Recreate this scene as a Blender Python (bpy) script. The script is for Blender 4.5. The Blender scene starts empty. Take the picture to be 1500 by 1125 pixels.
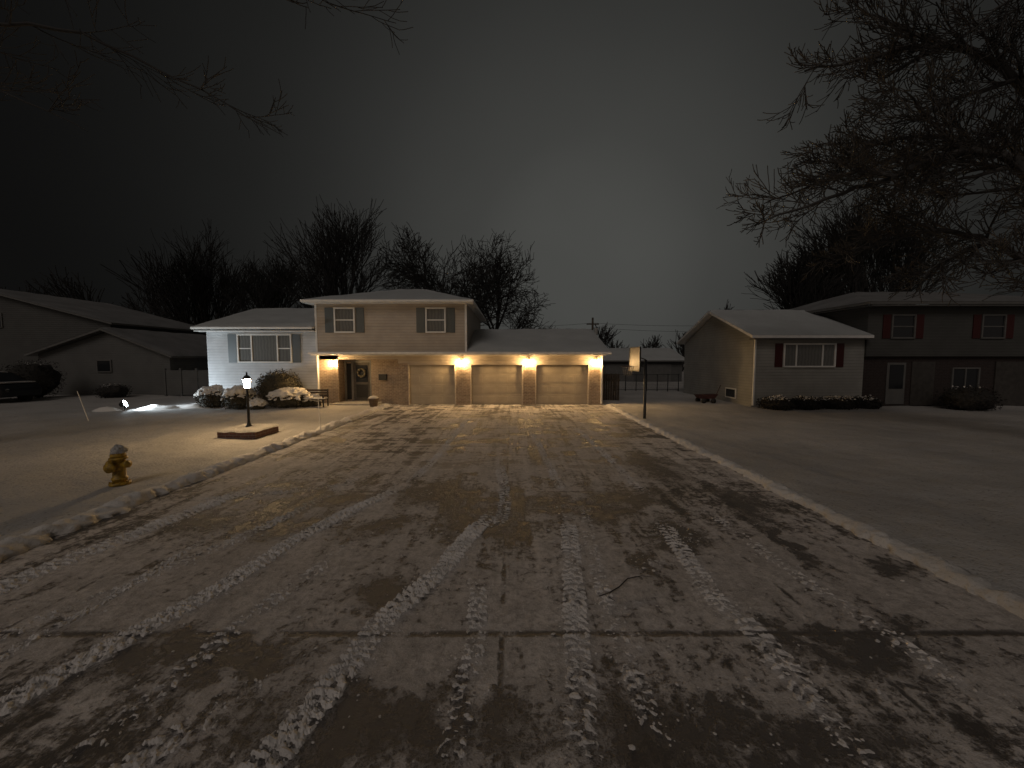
import bpy, math, random
from mathutils import Vector, Matrix, noise
R=math.radians
scene=bpy.context.scene
scene.view_settings.view_transform='Standard'
scene.view_settings.look='None'
scene.view_settings.exposure=0
COL=scene.collection

# ------------------------------------------------------------------ materials
def newmat(name):
    m=bpy.data.materials.new(name); m.use_nodes=True
    nt=m.node_tree; nt.nodes.clear()
    o=nt.nodes.new('ShaderNodeOutputMaterial'); p=nt.nodes.new('ShaderNodeBsdfPrincipled')
    nt.links.new(p.outputs[0],o.inputs[0])
    return m,nt,p
class NT:
    def __init__(s,nt): s.nt=nt
    def put(s,sock,v):
        if hasattr(v,'is_output') or isinstance(v,bpy.types.NodeSocket): s.nt.links.new(v,sock)
        else: sock.default_value=v
    def m(s,op,a,b=0.0,c=None,clamp=False):
        n=s.nt.nodes.new('ShaderNodeMath'); n.operation=op; n.use_clamp=clamp
        s.put(n.inputs[0],a); s.put(n.inputs[1],b)
        if c is not None: s.put(n.inputs[2],c)
        return n.outputs[0]
    def coord(s,kind='Object'):
        n=s.nt.nodes.new('ShaderNodeTexCoord'); return n.outputs[kind]
    def pos(s):
        n=s.nt.nodes.new('ShaderNodeNewGeometry'); return n.outputs['Position']
    def sep(s,v):
        n=s.nt.nodes.new('ShaderNodeSeparateXYZ'); s.nt.links.new(v,n.inputs[0]); return n.outputs
    def comb(s,x,y,z):
        n=s.nt.nodes.new('ShaderNodeCombineXYZ')
        for i,v in enumerate((x,y,z)): s.put(n.inputs[i],v)
        return n.outputs[0]
    def noise(s,vec,scale,detail=4,rough=.55,dist=0.0):
        n=s.nt.nodes.new('ShaderNodeTexNoise'); s.nt.links.new(vec,n.inputs['Vector'])
        n.inputs['Scale'].default_value=scale; n.inputs['Detail'].default_value=min(detail,5)
        n.inputs['Roughness'].default_value=rough; n.inputs['Distortion'].default_value=dist
        return n.outputs['Fac']
    def ramp(s,f,lo,hi,a=0.0,b=1.0,smooth=True):
        n=s.nt.nodes.new('ShaderNodeMapRange'); 
        if smooth: n.interpolation_type='SMOOTHSTEP'
        s.put(n.inputs[0],f); s.put(n.inputs[1],lo); s.put(n.inputs[2],hi); s.put(n.inputs[3],a); s.put(n.inputs[4],b)
        return n.outputs[0]
    def mix(s,f,a,b):
        n=s.nt.nodes.new('ShaderNodeMix'); n.data_type='RGBA'
        s.put(n.inputs[0],f); s.put(n.inputs[6],a); s.put(n.inputs[7],b); return n.outputs[2]
    def bump(s,h,strength=.5,dist=.02):
        n=s.nt.nodes.new('ShaderNodeBump'); n.inputs['Strength'].default_value=strength
        n.inputs['Distance'].default_value=dist; s.nt.links.new(h,n.inputs['Height']); return n.outputs[0]
def c4(c): return (c[0],c[1],c[2],1)
def simple(name,c,rough=.6,var=.25,scale=6,metal=0,bump=.15,bd=.01):
    m,nt,p=newmat(name); N=NT(nt)
    v=N.pos(); n=N.noise(v,scale,5)
    c2=tuple(x*(1-var) for x in c); c3=tuple(min(1,x*(1+var)) for x in c)
    nt.links.new(N.mix(N.ramp(n,.3,.7),c4(c2),c4(c3)),p.inputs['Base Color'])
    p.inputs['Roughness'].default_value=rough; p.inputs['Metallic'].default_value=metal
    if bump: nt.links.new(N.bump(N.noise(v,scale*6,3),bump,bd),p.inputs['Normal'])
    return m
def flat(name,c,rough=.85):
    m,nt,p=newmat(name); p.inputs['Base Color'].default_value=c4(c); p.inputs['Roughness'].default_value=rough; return m
def snowmat(name,c=(.74,.75,.78),s1=5,s2=45,bs=.5,bd=.04,var=.12):
    m,nt,p=newmat(name); N=NT(nt); v=N.pos()
    a=N.noise(v,s1*.25,5); b=N.noise(v,s2,4)
    col=N.mix(N.ramp(a,.3,.7),c4([x*(1-var) for x in c]),c4(c))
    col=N.mix(N.ramp(b,.25,.45,1,0),col,c4([x*(1-2.2*var) for x in c]))
    nt.links.new(col,p.inputs['Base Color']); p.inputs['Roughness'].default_value=.75
    h=N.m('ADD',N.m('MULTIPLY',N.noise(v,s1,5),1.0),N.m('MULTIPLY',b,.25))
    nt.links.new(N.bump(h,bs,bd),p.inputs['Normal'])
    return m
def siding(name,c,pitch=.14,rough=.55):
    m,nt,p=newmat(name); N=NT(nt); v=N.pos(); s=N.sep(v)
    f=N.m('FRACT',N.m('DIVIDE',s[2],pitch))
    n=N.noise(v,1.3,5)
    col=N.mix(N.ramp(n,.3,.7),c4([x*.82 for x in c]),c4(c))
    col=N.mix(N.ramp(f,.0,.16,.62,0),col,c4([x*.35 for x in c]))
    nt.links.new(col,p.inputs['Base Color']); p.inputs['Roughness'].default_value=rough
    nt.links.new(N.bump(N.m('SUBTRACT',1.0,f),.9,.02),p.inputs['Normal'])
    return m
def brickmat(name,c1,c2,mortar):
    m,nt,p=newmat(name); N=NT(nt); v=N.pos(); s=N.sep(v)
    vec=N.comb(N.m('ADD',s[0],s[1]),s[2],0.0)
    b=nt.nodes.new('ShaderNodeTexBrick'); nt.links.new(vec,b.inputs['Vector'])
    b.inputs['Color1'].default_value=c4(c1); b.inputs['Color2'].default_value=c4(c2); b.inputs['Mortar'].default_value=c4(mortar)
    b.inputs['Scale'].default_value=1; b.inputs['Mortar Size'].default_value=.009
    b.inputs['Brick Width'].default_value=.22; b.inputs['Row Height'].default_value=.075
    n=N.noise(v,9,4)
    nt.links.new(N.mix(N.ramp(n,.35,.75,0,.5),b.outputs['Color'],c4([x*.45 for x in c1])),p.inputs['Base Color'])
    p.inputs['Roughness'].default_value=.85
    nt.links.new(N.bump(N.m('SUBTRACT',1.0,b.outputs['Fac']),.7,.012),p.inputs['Normal'])
    return m
def emis(name,c,s):
    m=bpy.data.materials.new(name); m.use_nodes=True; nt=m.node_tree; nt.nodes.clear()
    o=nt.nodes.new('ShaderNodeOutputMaterial'); e=nt.nodes.new('ShaderNodeEmission')
    e.inputs[0].default_value=c4(c); e.inputs[1].default_value=s; nt.links.new(e.outputs[0],o.inputs[0]); return m
def louver(name,c):
    m,nt,p=newmat(name); N=NT(nt); s=N.sep(N.pos())
    f=N.m('FRACT',N.m('DIVIDE',s[2],.045))
    nt.links.new(N.mix(N.ramp(f,0,.4,.7,0),c4(c),c4([x*.25 for x in c])),p.inputs['Base Color'])
    nt.links.new(N.bump(f,.8,.015),p.inputs['Normal']); p.inputs['Roughness'].default_value=.5; return m

SNOW=snowmat('snow_ground_mat',(.47,.455,.435),1.6,22,1.0,.10,.26)
SNOWR=snowmat('snow_roof_mat',(.44,.46,.46),3,25,.4,.04)
SNOWD=snowmat('snow_shaded_roof_mat',(.20,.20,.20),3,25,.4,.04,.25)  # same roof snow, darkened in colour to shade the neighbours' roofs
SNOWB=snowmat('snow_bright_mat',(.76,.74,.71),9,60,.5,.02)
SNOWK=snowmat('snow_bank_mat',(.70,.67,.63),7,40,.8,.04,.2)
SNOWC=snowmat('snow_chunk_mat',(.72,.69,.66),14,70,.5,.01,.25)
TAN=siding('tan_siding_mat',(.45,.385,.31))
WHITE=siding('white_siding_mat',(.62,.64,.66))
NWHITE=siding('neighbor_siding_mat',(.31,.305,.28))  # neighbour wall colour lowered in place of weaker light
DIMW=siding('dim_siding_mat',(.065,.065,.06))  # siding with night shade put into its colour
DIML=siding('shaded_siding_mat',(.10,.10,.095))  # white siding darkened in colour to stand for shade
TRIM=simple('white_trim_mat',(.72,.71,.68),.45,.08,3,bump=.05)
TRIMD=simple('dim_trim_mat',(.12,.118,.112),.5,.1,3,bump=.05)  # white trim with shade put into its colour; plain grey on small parts
DARKTR=simple('dark_trim_mat',(.05,.045,.04),.5)
SHUT=louver('shutter_grey_mat',(.11,.125,.13)); SHR=louver('shutter_red_mat',(.07,.012,.012))
BRICK=brickmat('brick_tan_mat',(.34,.25,.17),(.27,.19,.125),(.42,.37,.30))
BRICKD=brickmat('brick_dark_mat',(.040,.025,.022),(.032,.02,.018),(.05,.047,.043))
BRICKP=brickmat('brick_planter_mat',(.16,.07,.05),(.12,.05,.035),(.18,.16,.14))
GDOOR=simple('garage_door_mat',(.36,.31,.235),.5,.08,2,bump=.05)
BLACK=simple('black_metal_mat',(.015,.015,.015),.4,.2,10,.2)
BARK=flat('bark_dark_mat',(.024,.022,.020))
BARKN=simple('bark_icy_mat',(.044,.040,.037),.6,.45,5,bump=.4,bd=.02)
FOLI=simple('shrub_foliage_mat',(.05,.045,.03),.8,.5,12,bump=0)
FOLD=simple('dry_shrub_mat',(.022,.02,.017),.9,.5,12,bump=0)
YEL=simple('hydrant_yellow_mat',(.36,.22,.025),.5,.45,14,bump=.3)
REDM=simple('red_paint_mat',(.05,.014,.012),.6,.3,8)
WOOD=simple('dark_wood_mat',(.06,.045,.03),.8,.4,7,bump=.4)
TERR=simple('planter_mat',(.10,.07,.05),.7,.3,9)
CONC=simple('concrete_mat',(.30,.29,.27),.8,.2,6)
RUB=simple('rubber_mat',(.02,.02,.02),.8)
CARP=simple('car_paint_mat',(.02,.022,.026),.3,.15,2,.3,bump=0)
WARM=emis('lantern_glow_mat',(1.0,.62,.26),820)
WARMP=emis('post_lantern_glow_mat',(1.0,.66,.32),400)
COOL=emis('flood_face_mat',(.80,.92,1.0),60)
def glass():
    m,nt,p=newmat('window_glass_mat'); p.inputs['Base Color'].default_value=(.02,.022,.025,1); p.inputs['Roughness'].default_value=.08
    return m
GLASS=glass()
def curtain():
    m,nt,p=newmat('curtained_glass_mat'); N=NT(nt); s=N.sep(N.pos())
    f=N.m('SINE',N.m('ADD',N.m('MULTIPLY',s[0],40.0),N.m('MULTIPLY',N.noise(N.pos(),3),9.0)))
    nt.links.new(N.mix(N.ramp(f,-1,1),(.12,.12,.115,1),(.15,.15,.14,1)),p.inputs['Base Color']); p.inputs['Roughness'].default_value=.25; return m
CURT=curtain()

# driveway
def drivemat():
    m,nt,p=newmat('driveway_mat'); N=NT(nt); v=N.pos(); s=N.sep(v); x,y=s[0],s[1]
    warp=N.noise(v,1.7,5,.65); wx=N.m('ADD',x,N.m('MULTIPLY',N.m('SUBTRACT',warp,.5),1.2))
    wy=N.m('ADD',y,N.m('MULTIPLY',N.m('SUBTRACT',N.noise(N.comb(y,x,3.0),1.9,5,.65),.5),1.5))
    big=N.noise(v,.35,5,.6)
    mid=N.noise(v,1.6,5,.7,.4)
    med=N.noise(v,4.5,5,.7,.8)
    fine=N.noise(v,13,5,.75); grit=N.noise(v,75,3,.7)
    streak=N.noise(N.comb(N.m('MULTIPLY',x,4.5),N.m('MULTIPLY',y,.25),1.0),1.0,5,.65)
    trans=N.noise(N.comb(N.m('MULTIPLY',x,.7),N.m('MULTIPLY',y,1.4),7.0),1.3,5,.7,.6)
    band=N.m('MULTIPLY',N.ramp(y,4.2,5.4),N.ramp(y,6.6,8.4,1,0))
    near=N.ramp(y,2.2,3.0,1,0)
    th=N.m('ADD',N.m('MULTIPLY',mid,.5),N.m('MULTIPLY',big,.25))
    th=N.m('ADD',th,N.m('MULTIPLY',med,.25))
    th=N.m('ADD',th,N.m('MULTIPLY',N.m('SUBTRACT',fine,.5),.45))
    th=N.m('ADD',th,N.m('MULTIPLY',N.m('SUBTRACT',streak,.5),.38))
    th=N.m('ADD',th,N.m('MULTIPLY',band,.075))
    th=N.m('ADD',th,N.m('MULTIPLY',near,.06))
    bare=N.ramp(th,.535,.66,0,.95)
    far=N.m('MULTIPLY',N.ramp(y,7.0,9.5),N.ramp(N.m('ADD',trans,N.m('MULTIPLY',N.m('SUBTRACT',streak,.5),.45)),.49,.57))
    bare=N.m('MAXIMUM',bare,N.m('MULTIPLY',far,.92))
    spots=[(-3.34,5.25,.42,.36),(-1.3,6.5,.55,.42),(-1.84,5.2,.35,.28),(-.5,5.3,.42,.45),(.66,6.0,.3,.4),(1.3,5.8,.4,.3),
           (2.2,4.9,.25,.45),(3.75,6.0,.22,.6),(3.5,4.8,.10,.6),(4.25,4.2,.22,.16),(1.58,4.3,.16,.2),(-4.5,5.4,.4,.3),
           (-.7,2.35,.8,.22),(1.5,2.25,.9,.2),(2.9,3.0,.6,.25),(-3.0,6.2,.5,.3),(-2.5,2.85,.8,.2),(3.1,8.2,.4,.9),(.6,9.5,.12,1.0),(-1.2,3.7,.25,.3),(0,6.2,.7,.2),(2.0,6.3,.6,.3)]
    brk=N.m('ADD',N.m('MULTIPLY',N.m('SUBTRACT',fine,.5),7.0),N.m('MULTIPLY',N.m('SUBTRACT',med,.5),8.0))
    for (cx,cy,rx,ry) in spots:
        dx=N.m('DIVIDE',N.m('SUBTRACT',wx,cx),rx); dy=N.m('DIVIDE',N.m('SUBTRACT',wy,cy),ry)
        d=N.m('ADD',N.m('MULTIPLY',dx,dx),N.m('MULTIPLY',dy,dy))
        d=N.m('ADD',d,brk)
        bare=N.m('MAXIMUM',bare,N.ramp(d,.1,1.7,.88,0))
    jn=N.noise(v,2.6,5,.7)
    def line(coord,pos,w,amt):
        d=N.m('ABSOLUTE',N.m('SUBTRACT',coord,pos))
        return N.m('MULTIPLY',N.ramp(d,w*.2,w,1,0),N.ramp(jn,amt,amt+.14,0,.9))
    jx=N.m('ADD',x,N.m('MULTIPLY',N.m('SUBTRACT',fine,.5),.07)); jy=N.m('ADD',y,N.m('MULTIPLY',N.m('SUBTRACT',fine,.5),.09))
    for px,a in ((-.08,.42),(2.76,.48),(1.5,.56),(-2.95,.5),(-4.4,.52),(4.1,.52)):
        bare=N.m('MAXIMUM',bare,line(jx,px,.03,a))
    for py,a in ((3.12,.36),(6.6,.42),(10.1,.45),(13.6,.45),(17.1,.45)):
        bare=N.m('MAXIMUM',bare,line(jy,py,.05,a))
    film=N.mix(N.ramp(big,.3,.7),(.59,.555,.53,1),(.76,.72,.69,1))
    film=N.mix(N.ramp(streak,.35,.7,0,.6),film,(.42,.39,.37,1))
    film=N.mix(N.ramp(fine,.42,.66,0,.65),film,(.27,.25,.235,1))
    film=N.mix(N.ramp(med,.42,.62,0,.45),film,(.26,.24,.225,1))
    film=N.mix(N.ramp(grit,.5,.72,0,.55),film,(.84,.81,.79,1))
    conc=N.mix(fine,(.022,.020,.019,1),(.12,.11,.10,1))
    col=N.mix(bare,film,conc)
    nt.links.new(col,p.inputs['Base Color'])
    nt.links.new(N.ramp(bare,0,1,.85,.50),p.inputs['Roughness'])
    p.inputs['Specular IOR Level'].default_value=.3
    h=N.m('ADD',N.m('MULTIPLY',fine,.9),N.m('MULTIPLY',grit,.35)); h=N.m('MULTIPLY',h,N.ramp(bare,0,1,1,.6))
    h=N.m('ADD',h,N.m('MULTIPLY',N.m('SUBTRACT',1.0,bare),.8))
    nt.links.new(N.bump(h,.85,.03),p.inputs['Normal'])
    return m
DRIVE=drivemat()

# ------------------------------------------------------------------ helpers
def empty(name,loc=(0,0,0)):
    e=bpy.data.objects.new(name,None); e.location=loc; COL.objects.link(e); return e
def meshobj(name,verts,faces,mats,parent=None,midx=None,smooth=False):
    me=bpy.data.meshes.new(name); me.from_pydata([tuple(v) for v in verts],[],faces)
    if not isinstance(mats,(list,tuple)): mats=[mats]
    for m in mats: me.materials.append(m)
    if midx: me.polygons.foreach_set('material_index',midx)
    if smooth: me.polygons.foreach_set('use_smooth',[True]*len(me.polygons))
    me.update(); o=bpy.data.objects.new(name,me); COL.objects.link(o)
    if parent: o.parent=parent; o.matrix_parent_inverse=Matrix.Translation(-Vector(parent.location))
    return o
def box(name,par,x0,x1,y0,y1,z0,z1,mat,bev=0):
    v=[(x0,y0,z0),(x1,y0,z0),(x1,y1,z0),(x0,y1,z0),(x0,y0,z1),(x1,y0,z1),(x1,y1,z1),(x0,y1,z1)]
    f=[(0,3,2,1),(4,5,6,7),(0,1,5,4),(1,2,6,5),(2,3,7,6),(3,0,4,7)]
    o=meshobj(name,v,f,mat,par)
    if bev:
        b=o.modifiers.new('b','BEVEL'); b.width=bev; b.segments=2
    return o
def prism(name,par,pts,ext,mat):
    n=len(pts); e=Vector(ext); v=[Vector(p) for p in pts]+[Vector(p)+e for p in pts]
    f=[tuple(range(n))[::-1],tuple(range(n,2*n))]+[(i,(i+1)%n,n+(i+1)%n,n+i) for i in range(n)]
    o=meshobj(name,v,f,mat,par)
    import bmesh
    bm=bmesh.new(); bm.from_mesh(o.data); bmesh.ops.recalc_face_normals(bm,faces=bm.faces); bm.to_mesh(o.data); bm.free()
    return o
def lathe(name,par,prof,loc,mat,seg=24,rot=None,smooth=True):
    v=[];f=[]
    M=rot if rot else Matrix.Identity(3); L=Vector(loc)
    for r,z in prof:
        for i in range(seg):
            a=2*math.pi*i/seg; v.append(L+M@Vector((r*math.cos(a),r*math.sin(a),z)))
    for k in range(len(prof)-1):
        for i in range(seg):
            j=(i+1)%seg; f.append((k*seg+i,k*seg+j,(k+1)*seg+j,(k+1)*seg+i))
    f.append(tuple(range(seg))[::-1]); f.append(tuple((len(prof)-1)*seg+i for i in range(seg)))
    return meshobj(name,v,f,mat,par,smooth=smooth)
def panel(name,par,a,b,c,d,mat_edge=TRIM,thick=.12,snow=.09,nu=40,nv=16,seed=0,sm=None):
    """roof panel: a,b eave (left,right), c,d ridge (right,left)"""
    a,b,c,d=map(Vector,(a,b,c,d))
    up=Vector((0,0,1))
    pts=[a,b,c,d]
    v=[p for p in pts]+[p-up*thick for p in pts]
    f=[(0,1,2,3),(7,6,5,4)]+[(i,4+i,4+(i+1)%4,(i+1)%4) for i in range(4)]
    meshobj(name+'_slab',v,f,mat_edge,par)
    v=[];f=[]
    for j in range(nv+1):
        t=j/nv
        for i in range(nu+1):
            s=i/nu; p=a.lerp(b,s).lerp(d.lerp(c,s),t)
            e=min(s,1-s)*nu/1.5; e2=t*nv/1.2
            k=min(1,e,e2)
            h=.012+snow*min(1,max(0,k))*(.75+.5*noise.noise(p*1.2+Vector((seed,0,0))))
            v.append(p+up*h)
    for j in range(nv):
        for i in range(nu):
            q=j*(nu+1)+i; f.append((q,q+1,q+nu+2,q+nu+1))
    meshobj(name+'_snow',v,f,sm or SNOWR,par,smooth=True)
def window(par,nm,x0,x1,z0,z1,y,mx=(),mz=(),pane=GLASS,fw=.07,T=None):
    T=T or TRIM
    box(nm+'_glass',par,x0,x1,y-.012,y+.03,z0,z1,pane)
    box(nm+'_frame_l',par,x0-fw,x0,y-.06,y+.02,z0-fw,z1+fw,T); box(nm+'_frame_r',par,x1,x1+fw,y-.06,y+.02,z0-fw,z1+fw,T)
    box(nm+'_frame_t',par,x0,x1,y-.058,y+.02,z1,z1+fw,T); box(nm+'_sill',par,x0,x1,y-.075,y+.02,z0-fw,z0,T)
    for i,m in enumerate(mx): box(nm+'_mullion_%d'%i,par,m-.03,m+.03,y-.045,y+.01,z0,z1,T)
    for i,m in enumerate(mz): box(nm+'_rail_%d'%i,par,m[0],m[1],y-.035,y+.01,m[2]-.025,m[2]+.025,T)
def shutters(par,nm,x0,x1,z0,z1,y,w,mat):
    box(nm+'_shutter_l',par,x0-.1-w,x0-.1,y-.04,y-.003,z0-.06,z1+.06,mat,.006); box(nm+'_shutter_r',par,x1+.1,x1+.1+w,y-.04,y-.003,z0-.06,z1+.06,mat,.006)
def lantern(par,nm,x,y,z):
    box(nm+'_backplate',par,x-.05,x+.05,y-.02,y-.002,z-.12,z+.12,BLACK,.004)
    box(nm+'_arm',par,x-.012,x+.012,y-.10,y-.02,z+.11,z+.135,BLACK)
    lathe(nm+'_glass',par,[(.045,-.09),(.07,.08)],(x,y-.13,z),WARM,6,smooth=False)
    lathe(nm+'_cap',par,[(.072,.082),(.045,.11),(.015,.14),(.01,.17)],(x,y-.13,z),BLACK,8,smooth=False)
    lathe(nm+'_base',par,[(.01,-.14),(.045,-.11),(.045,-.092)],(x,y-.13,z),BLACK,8,smooth=False)

# ------------------------------------------------------------------ ground
def lawn_h(x,y):
    h=.05+.05*noise.noise(Vector((x*.35,y*.35,0)))+.026*noise.noise(Vector((x*1.4,y*1.4,4)))+.016*noise.noise(Vector((x*4.5,y*4.5,9)))
    tr=noise.noise(Vector((x*.25,y*.25,20)))
    if tr>0: h-=.07*min(1,tr*3)*max(0,noise.noise(Vector((x*2.6,y*2.6,33))))
    return max(.008,h)
meshobj('ground',[(-600,-600,-.02),(600,-600,-.02),(600,900,-.02),(-600,900,-.02)],[(0,1,2,3)],SNOW)
def lawn(name,xs,ys,edge,sgn):
    v=[];f=[]
    for yy in ys:
        for xx in xs:
            e=min(1,abs(xx-edge)/.35); v.append((xx,yy,-.012+(lawn_h(xx,yy)+.012)*e))
    nx=len(xs)
    for j in range(len(ys)-1):
        for i in range(nx-1):
            q=j*nx+i; f.append((q,q+1,q+nx+1,q+nx))
    meshobj(name,v,f,SNOW,smooth=True)
def steps(a,b,s0,g):
    o=[a]; s=s0
    sign=1 if b>a else -1
    while (b-o[-1])*sign>0: o.append(o[-1]+sign*s); s*=g
    return o
ys=[-8+.5*i for i in range(16)]+steps(0,70,.08,1.010)
xl=steps(-6.05,-90,.08,1.018)[::-1]; xr=steps(4.7,90,.08,1.018)
lawn('snowy_lawn',xl,ys,-6.05,-1); lawn('snowy_lawn',xr,ys,4.7,1)
meshobj('driveway',[(-6.4,-10,0),(4.95,-10,0),(4.95,19.5,0),(-6.4,19.5,0)],[(0,1,2,3)],DRIVE)
def bank(name,x,w,h,y0,y1,seed):
    v=[];f=[];ns=14; y=y0;k=0
    while y<y1:
        ww=w*(1+.35*noise.noise(Vector((seed,y*1.3,0)))+.3*noise.noise(Vector((seed,y*6,0))))
        hh=h*(1+.5*noise.noise(Vector((seed+3,y*1.7,0)))+.4*noise.noise(Vector((seed,y*7,2))))
        cx=x+.09*noise.noise(Vector((seed+9,y*.7,0)))+.04*noise.noise(Vector((seed+9,y*5,0)))
        if y<6: ww*=1+.10*(6-y); 
        for i in range(ns+1):
            a=math.pi*i/ns; r=1+.25*noise.noise(Vector((math.cos(a)*2,y*5,seed)))+.28*noise.noise(Vector((math.cos(a)*6,y*14,seed)))
            v.append((cx-math.cos(a)*ww*r,y,-.012+math.sin(a)**1.2*hh*r))
        y+=.035;k+=1
    for j in range(k-1):
        for i in range(ns):
            q=j*(ns+1)+i; f.append((q,q+1,q+ns+2,q+ns+1))
    meshobj(name,v,f,SNOWK,smooth=True)
bank('snow_bank',-6.2,.22,.12,-1,18.8,1); bank('snow_bank',4.8,.15,.09,-1,18.8,7)

# ------------------------------------------------------------------ main house
H=empty('split_level_house',(-5,19.3,0)); Y0=19.3
# garage
piers=[(-5.72,-5.23),(-2.81,-2.08),(.59,1.21),(3.95,4.64)]
for i,(a,b) in enumerate(piers): box('brick_pier_%d'%i,H,a,b,Y0,Y0+.3,-.05,2.1,BRICK)
box('garage_header',H,-5.72,4.64,Y0,Y0+.3,2.1,2.56,TAN)
doors=[(-5.23,-2.81),(-2.08,.59),(1.21,3.95)]
for i,(a,b) in enumerate(doors):
    for r in range(4):
        z0=.01+r*.515
        box('garage_door_%d_section_%d'%(i,r),H,a+.05,b-.05,Y0+.14,Y0+.19,z0,z0+.505,GDOOR,.006)
        n=4; w=(b-a-.1)/n
        for k in range(n):
            box('garage_door_%d_panel_%d_%d'%(i,r,k),H,a+.05+k*w+.08,a+.05+(k+1)*w-.08,Y0+.131,Y0+.14,z0+.09,z0+.415,GDOOR,.006)
    box('garage_jamb_l%d'%i,H,a,a+.05,Y0-.012,Y0+.2,0,2.03,TAN); box('garage_jamb_r%d'%i,H,b-.05,b,Y0-.012,Y0+.2,0,2.03,TAN)
    box('garage_jamb_t%d'%i,H,a,b,Y0-.014,Y0+.2,2.03,2.1,TAN)
    box('garage_jamb_back%d'%i,H,a,b,Y0+.21,Y0+.25,0,2.1,BLACK)
prism('garage_side',H,[(4.44,Y0+.3,-.05),(4.44,27,-.05),(4.44,27,2.56),(4.44,22.9,3.86),(4.44,Y0+.3,2.62)],(.2,0,0),TAN)
panel('garage_roof_front',H,(-2.2,18.82,2.68),(4.86,18.82,2.68),(4.86,22.9,4.02),(-2.2,22.9,4.02),seed=1)
panel('garage_roof_back',H,(4.86,27.0,2.68),(-2.2,27.0,2.68),(-2.2,22.9,4.02),(4.86,22.9,4.02),seed=2)
box('garage_soffit',H,-5.72,4.64,18.9,Y0-.002,2.5,2.55,TRIM)
box('gutter',H,-9.95,4.9,18.72,18.815,2.56,2.67,TRIM,.01)
box('porch_soffit',H,-9.9,-5.72,18.9,20.0,2.5,2.552,TRIM)
box('pent_edge',H,-9.95,-2.2,18.82,19.0,2.56,2.66,TRIM)
box('porch_header',H,-9.68,-5.72,Y0,Y0+.2,2.3,2.5,TAN)
# first floor entry
box('entry_pier_left',H,-9.68,-8.75,Y0,20.05,-.05,2.5,BRICK); box('entry_wall_right',H,-7.15,-5.72,Y0+.2,20.05,-.05,2.5,BRICK)
box('entry_back_wall',H,-9.68,-5.72,20.05,27,-.05,2.6,BRICK)
box('entry_step',H,-8.9,-6.6,18.6,20.04,-.02,.13,CONC,.02)
box('front_door_leaf',H,-8.25,-7.4,19.99,20.04,.15,2.15,DARKTR,.004)
for k,(za,zb) in enumerate(((.3,1.0),(1.12,2.0))): box('door_panel_%d'%k,H,-8.13,-7.52,19.97,19.99,za,zb,GLASS if k else BLACK,.01)
box('door_sidelight',H,-8.62,-8.36,19.99,20.03,.2,2.1,GLASS)
for k,(a,b) in enumerate(((-8.36,-8.25),(-7.4,-7.3),(-8.72,-8.62))): box('door_jamb_%d'%k,H,a,b,19.95,20.045,.13,2.15,TRIMD)
box('door_head',H,-8.72,-7.3,19.95,20.045,2.15,2.25,TRIMD)
v=[];f=[]
for i in range(24):
    for j in range(8):
        a=2*math.pi*i/24;b=2*math.pi*j/8; rr=.05*(1+.4*random.random()); q=.19+rr*math.cos(b); v.append((-7.82+q*math.cos(a),19.94+rr*math.sin(b),1.6+q*math.sin(a)))
for i in range(24):
    for j in range(8): f.append((i*8+j,((i+1)%24)*8+j,((i+1)%24)*8+(j+1)%8,i*8+(j+1)%8))
meshobj('wreath',v,f,FOLI,H)
box('wall_mailbox',H,-6.75,-6.35,Y0+.08,Y0+.198,1.25,1.55,BLACK,.01)
# second floor
U=Y0-.3
box('second_floor',H,-9.68,-2.2,U,27.5,2.665,5.1,TAN)
for nm,x in (('corner_trim_l',-9.68),('corner_trim_r',-2.29)): box(nm,H,x-.003,x+.093,U-.015,U-.001,2.67,5.0,TRIM)
for i,(a,b) in enumerate(((-8.66,-7.77),(-4.16,-3.3))):
    window(H,'upper_window_%d'%i,a,b,3.68,4.78,U,(),((a,b,4.24),),pane=CURT); shutters(H,'upper_%d'%i,a,b,3.68,4.78,U,.42,SHUT)
ez=5.16; ex0,ex1,ey0,ey1=-10.1,-1.82,18.55,27.95
r0=(-6.6,23.3,6.45); r1=(-5.4,23.3,6.45)
panel('upper_roof_front',H,(ex0,ey0,ez),(ex1,ey0,ez),r1,r0,seed=3); panel('upper_roof_right',H,(ex1,ey0,ez),(ex1,ey1,ez),r1,r1,seed=4)
panel('upper_roof_left',H,(ex0,ey1,ez),(ex0,ey0,ez),r0,r0,seed=5); panel('upper_roof_back',H,(ex1,ey1,ez),(ex0,ey1,ez),r0,r1,seed=6)
box('upper_soffit',H,ex0+.01,ex1-.01,ey0+.01,ey1-.01,ez-.13,ez-.121,TRIM)
box('upper_gutter',H,ex0,ex1,ey0-.09,ey0-.002,ez-.1,ez,TRIM,.01)
# wing
prism('wing_body',H,[(-15.3,Y0,-.05),(-15.3,27.3,-.05),(-15.3,27.3,3.72),(-15.3,23.3,5.05),(-15.3,Y0,3.72)],(5.6,0,0),WHITE)
box('wing_foundation',H,-15.33,-9.7,Y0-.03,Y0-.002,-.05,.55,BRICK)
panel('wing_roof_front',H,(-15.65,18.85,3.9),(-9.7,18.85,3.9),(-9.7,23.3,5.3),(-15.65,23.3,5.3),seed=7)
panel('wing_roof_back',H,(-9.7,27.75,3.9),(-15.65,27.75,3.9),(-15.65,23.3,5.3),(-9.7,23.3,5.3),seed=8)
box('wing_soffit',H,-15.6,-9.7,18.9,Y0-.002,3.68,3.72,TRIM); box('wing_gutter',H,-15.65,-9.72,18.76,18.845,3.78,3.89,TRIM,.01)
window(H,'picture_window',-13.7,-11.1,2.2,3.5,Y0,(-13.05,-11.75),((-13.67,-13.08,2.85),(-11.72,-11.13,2.85)),pane=CURT)
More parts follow.
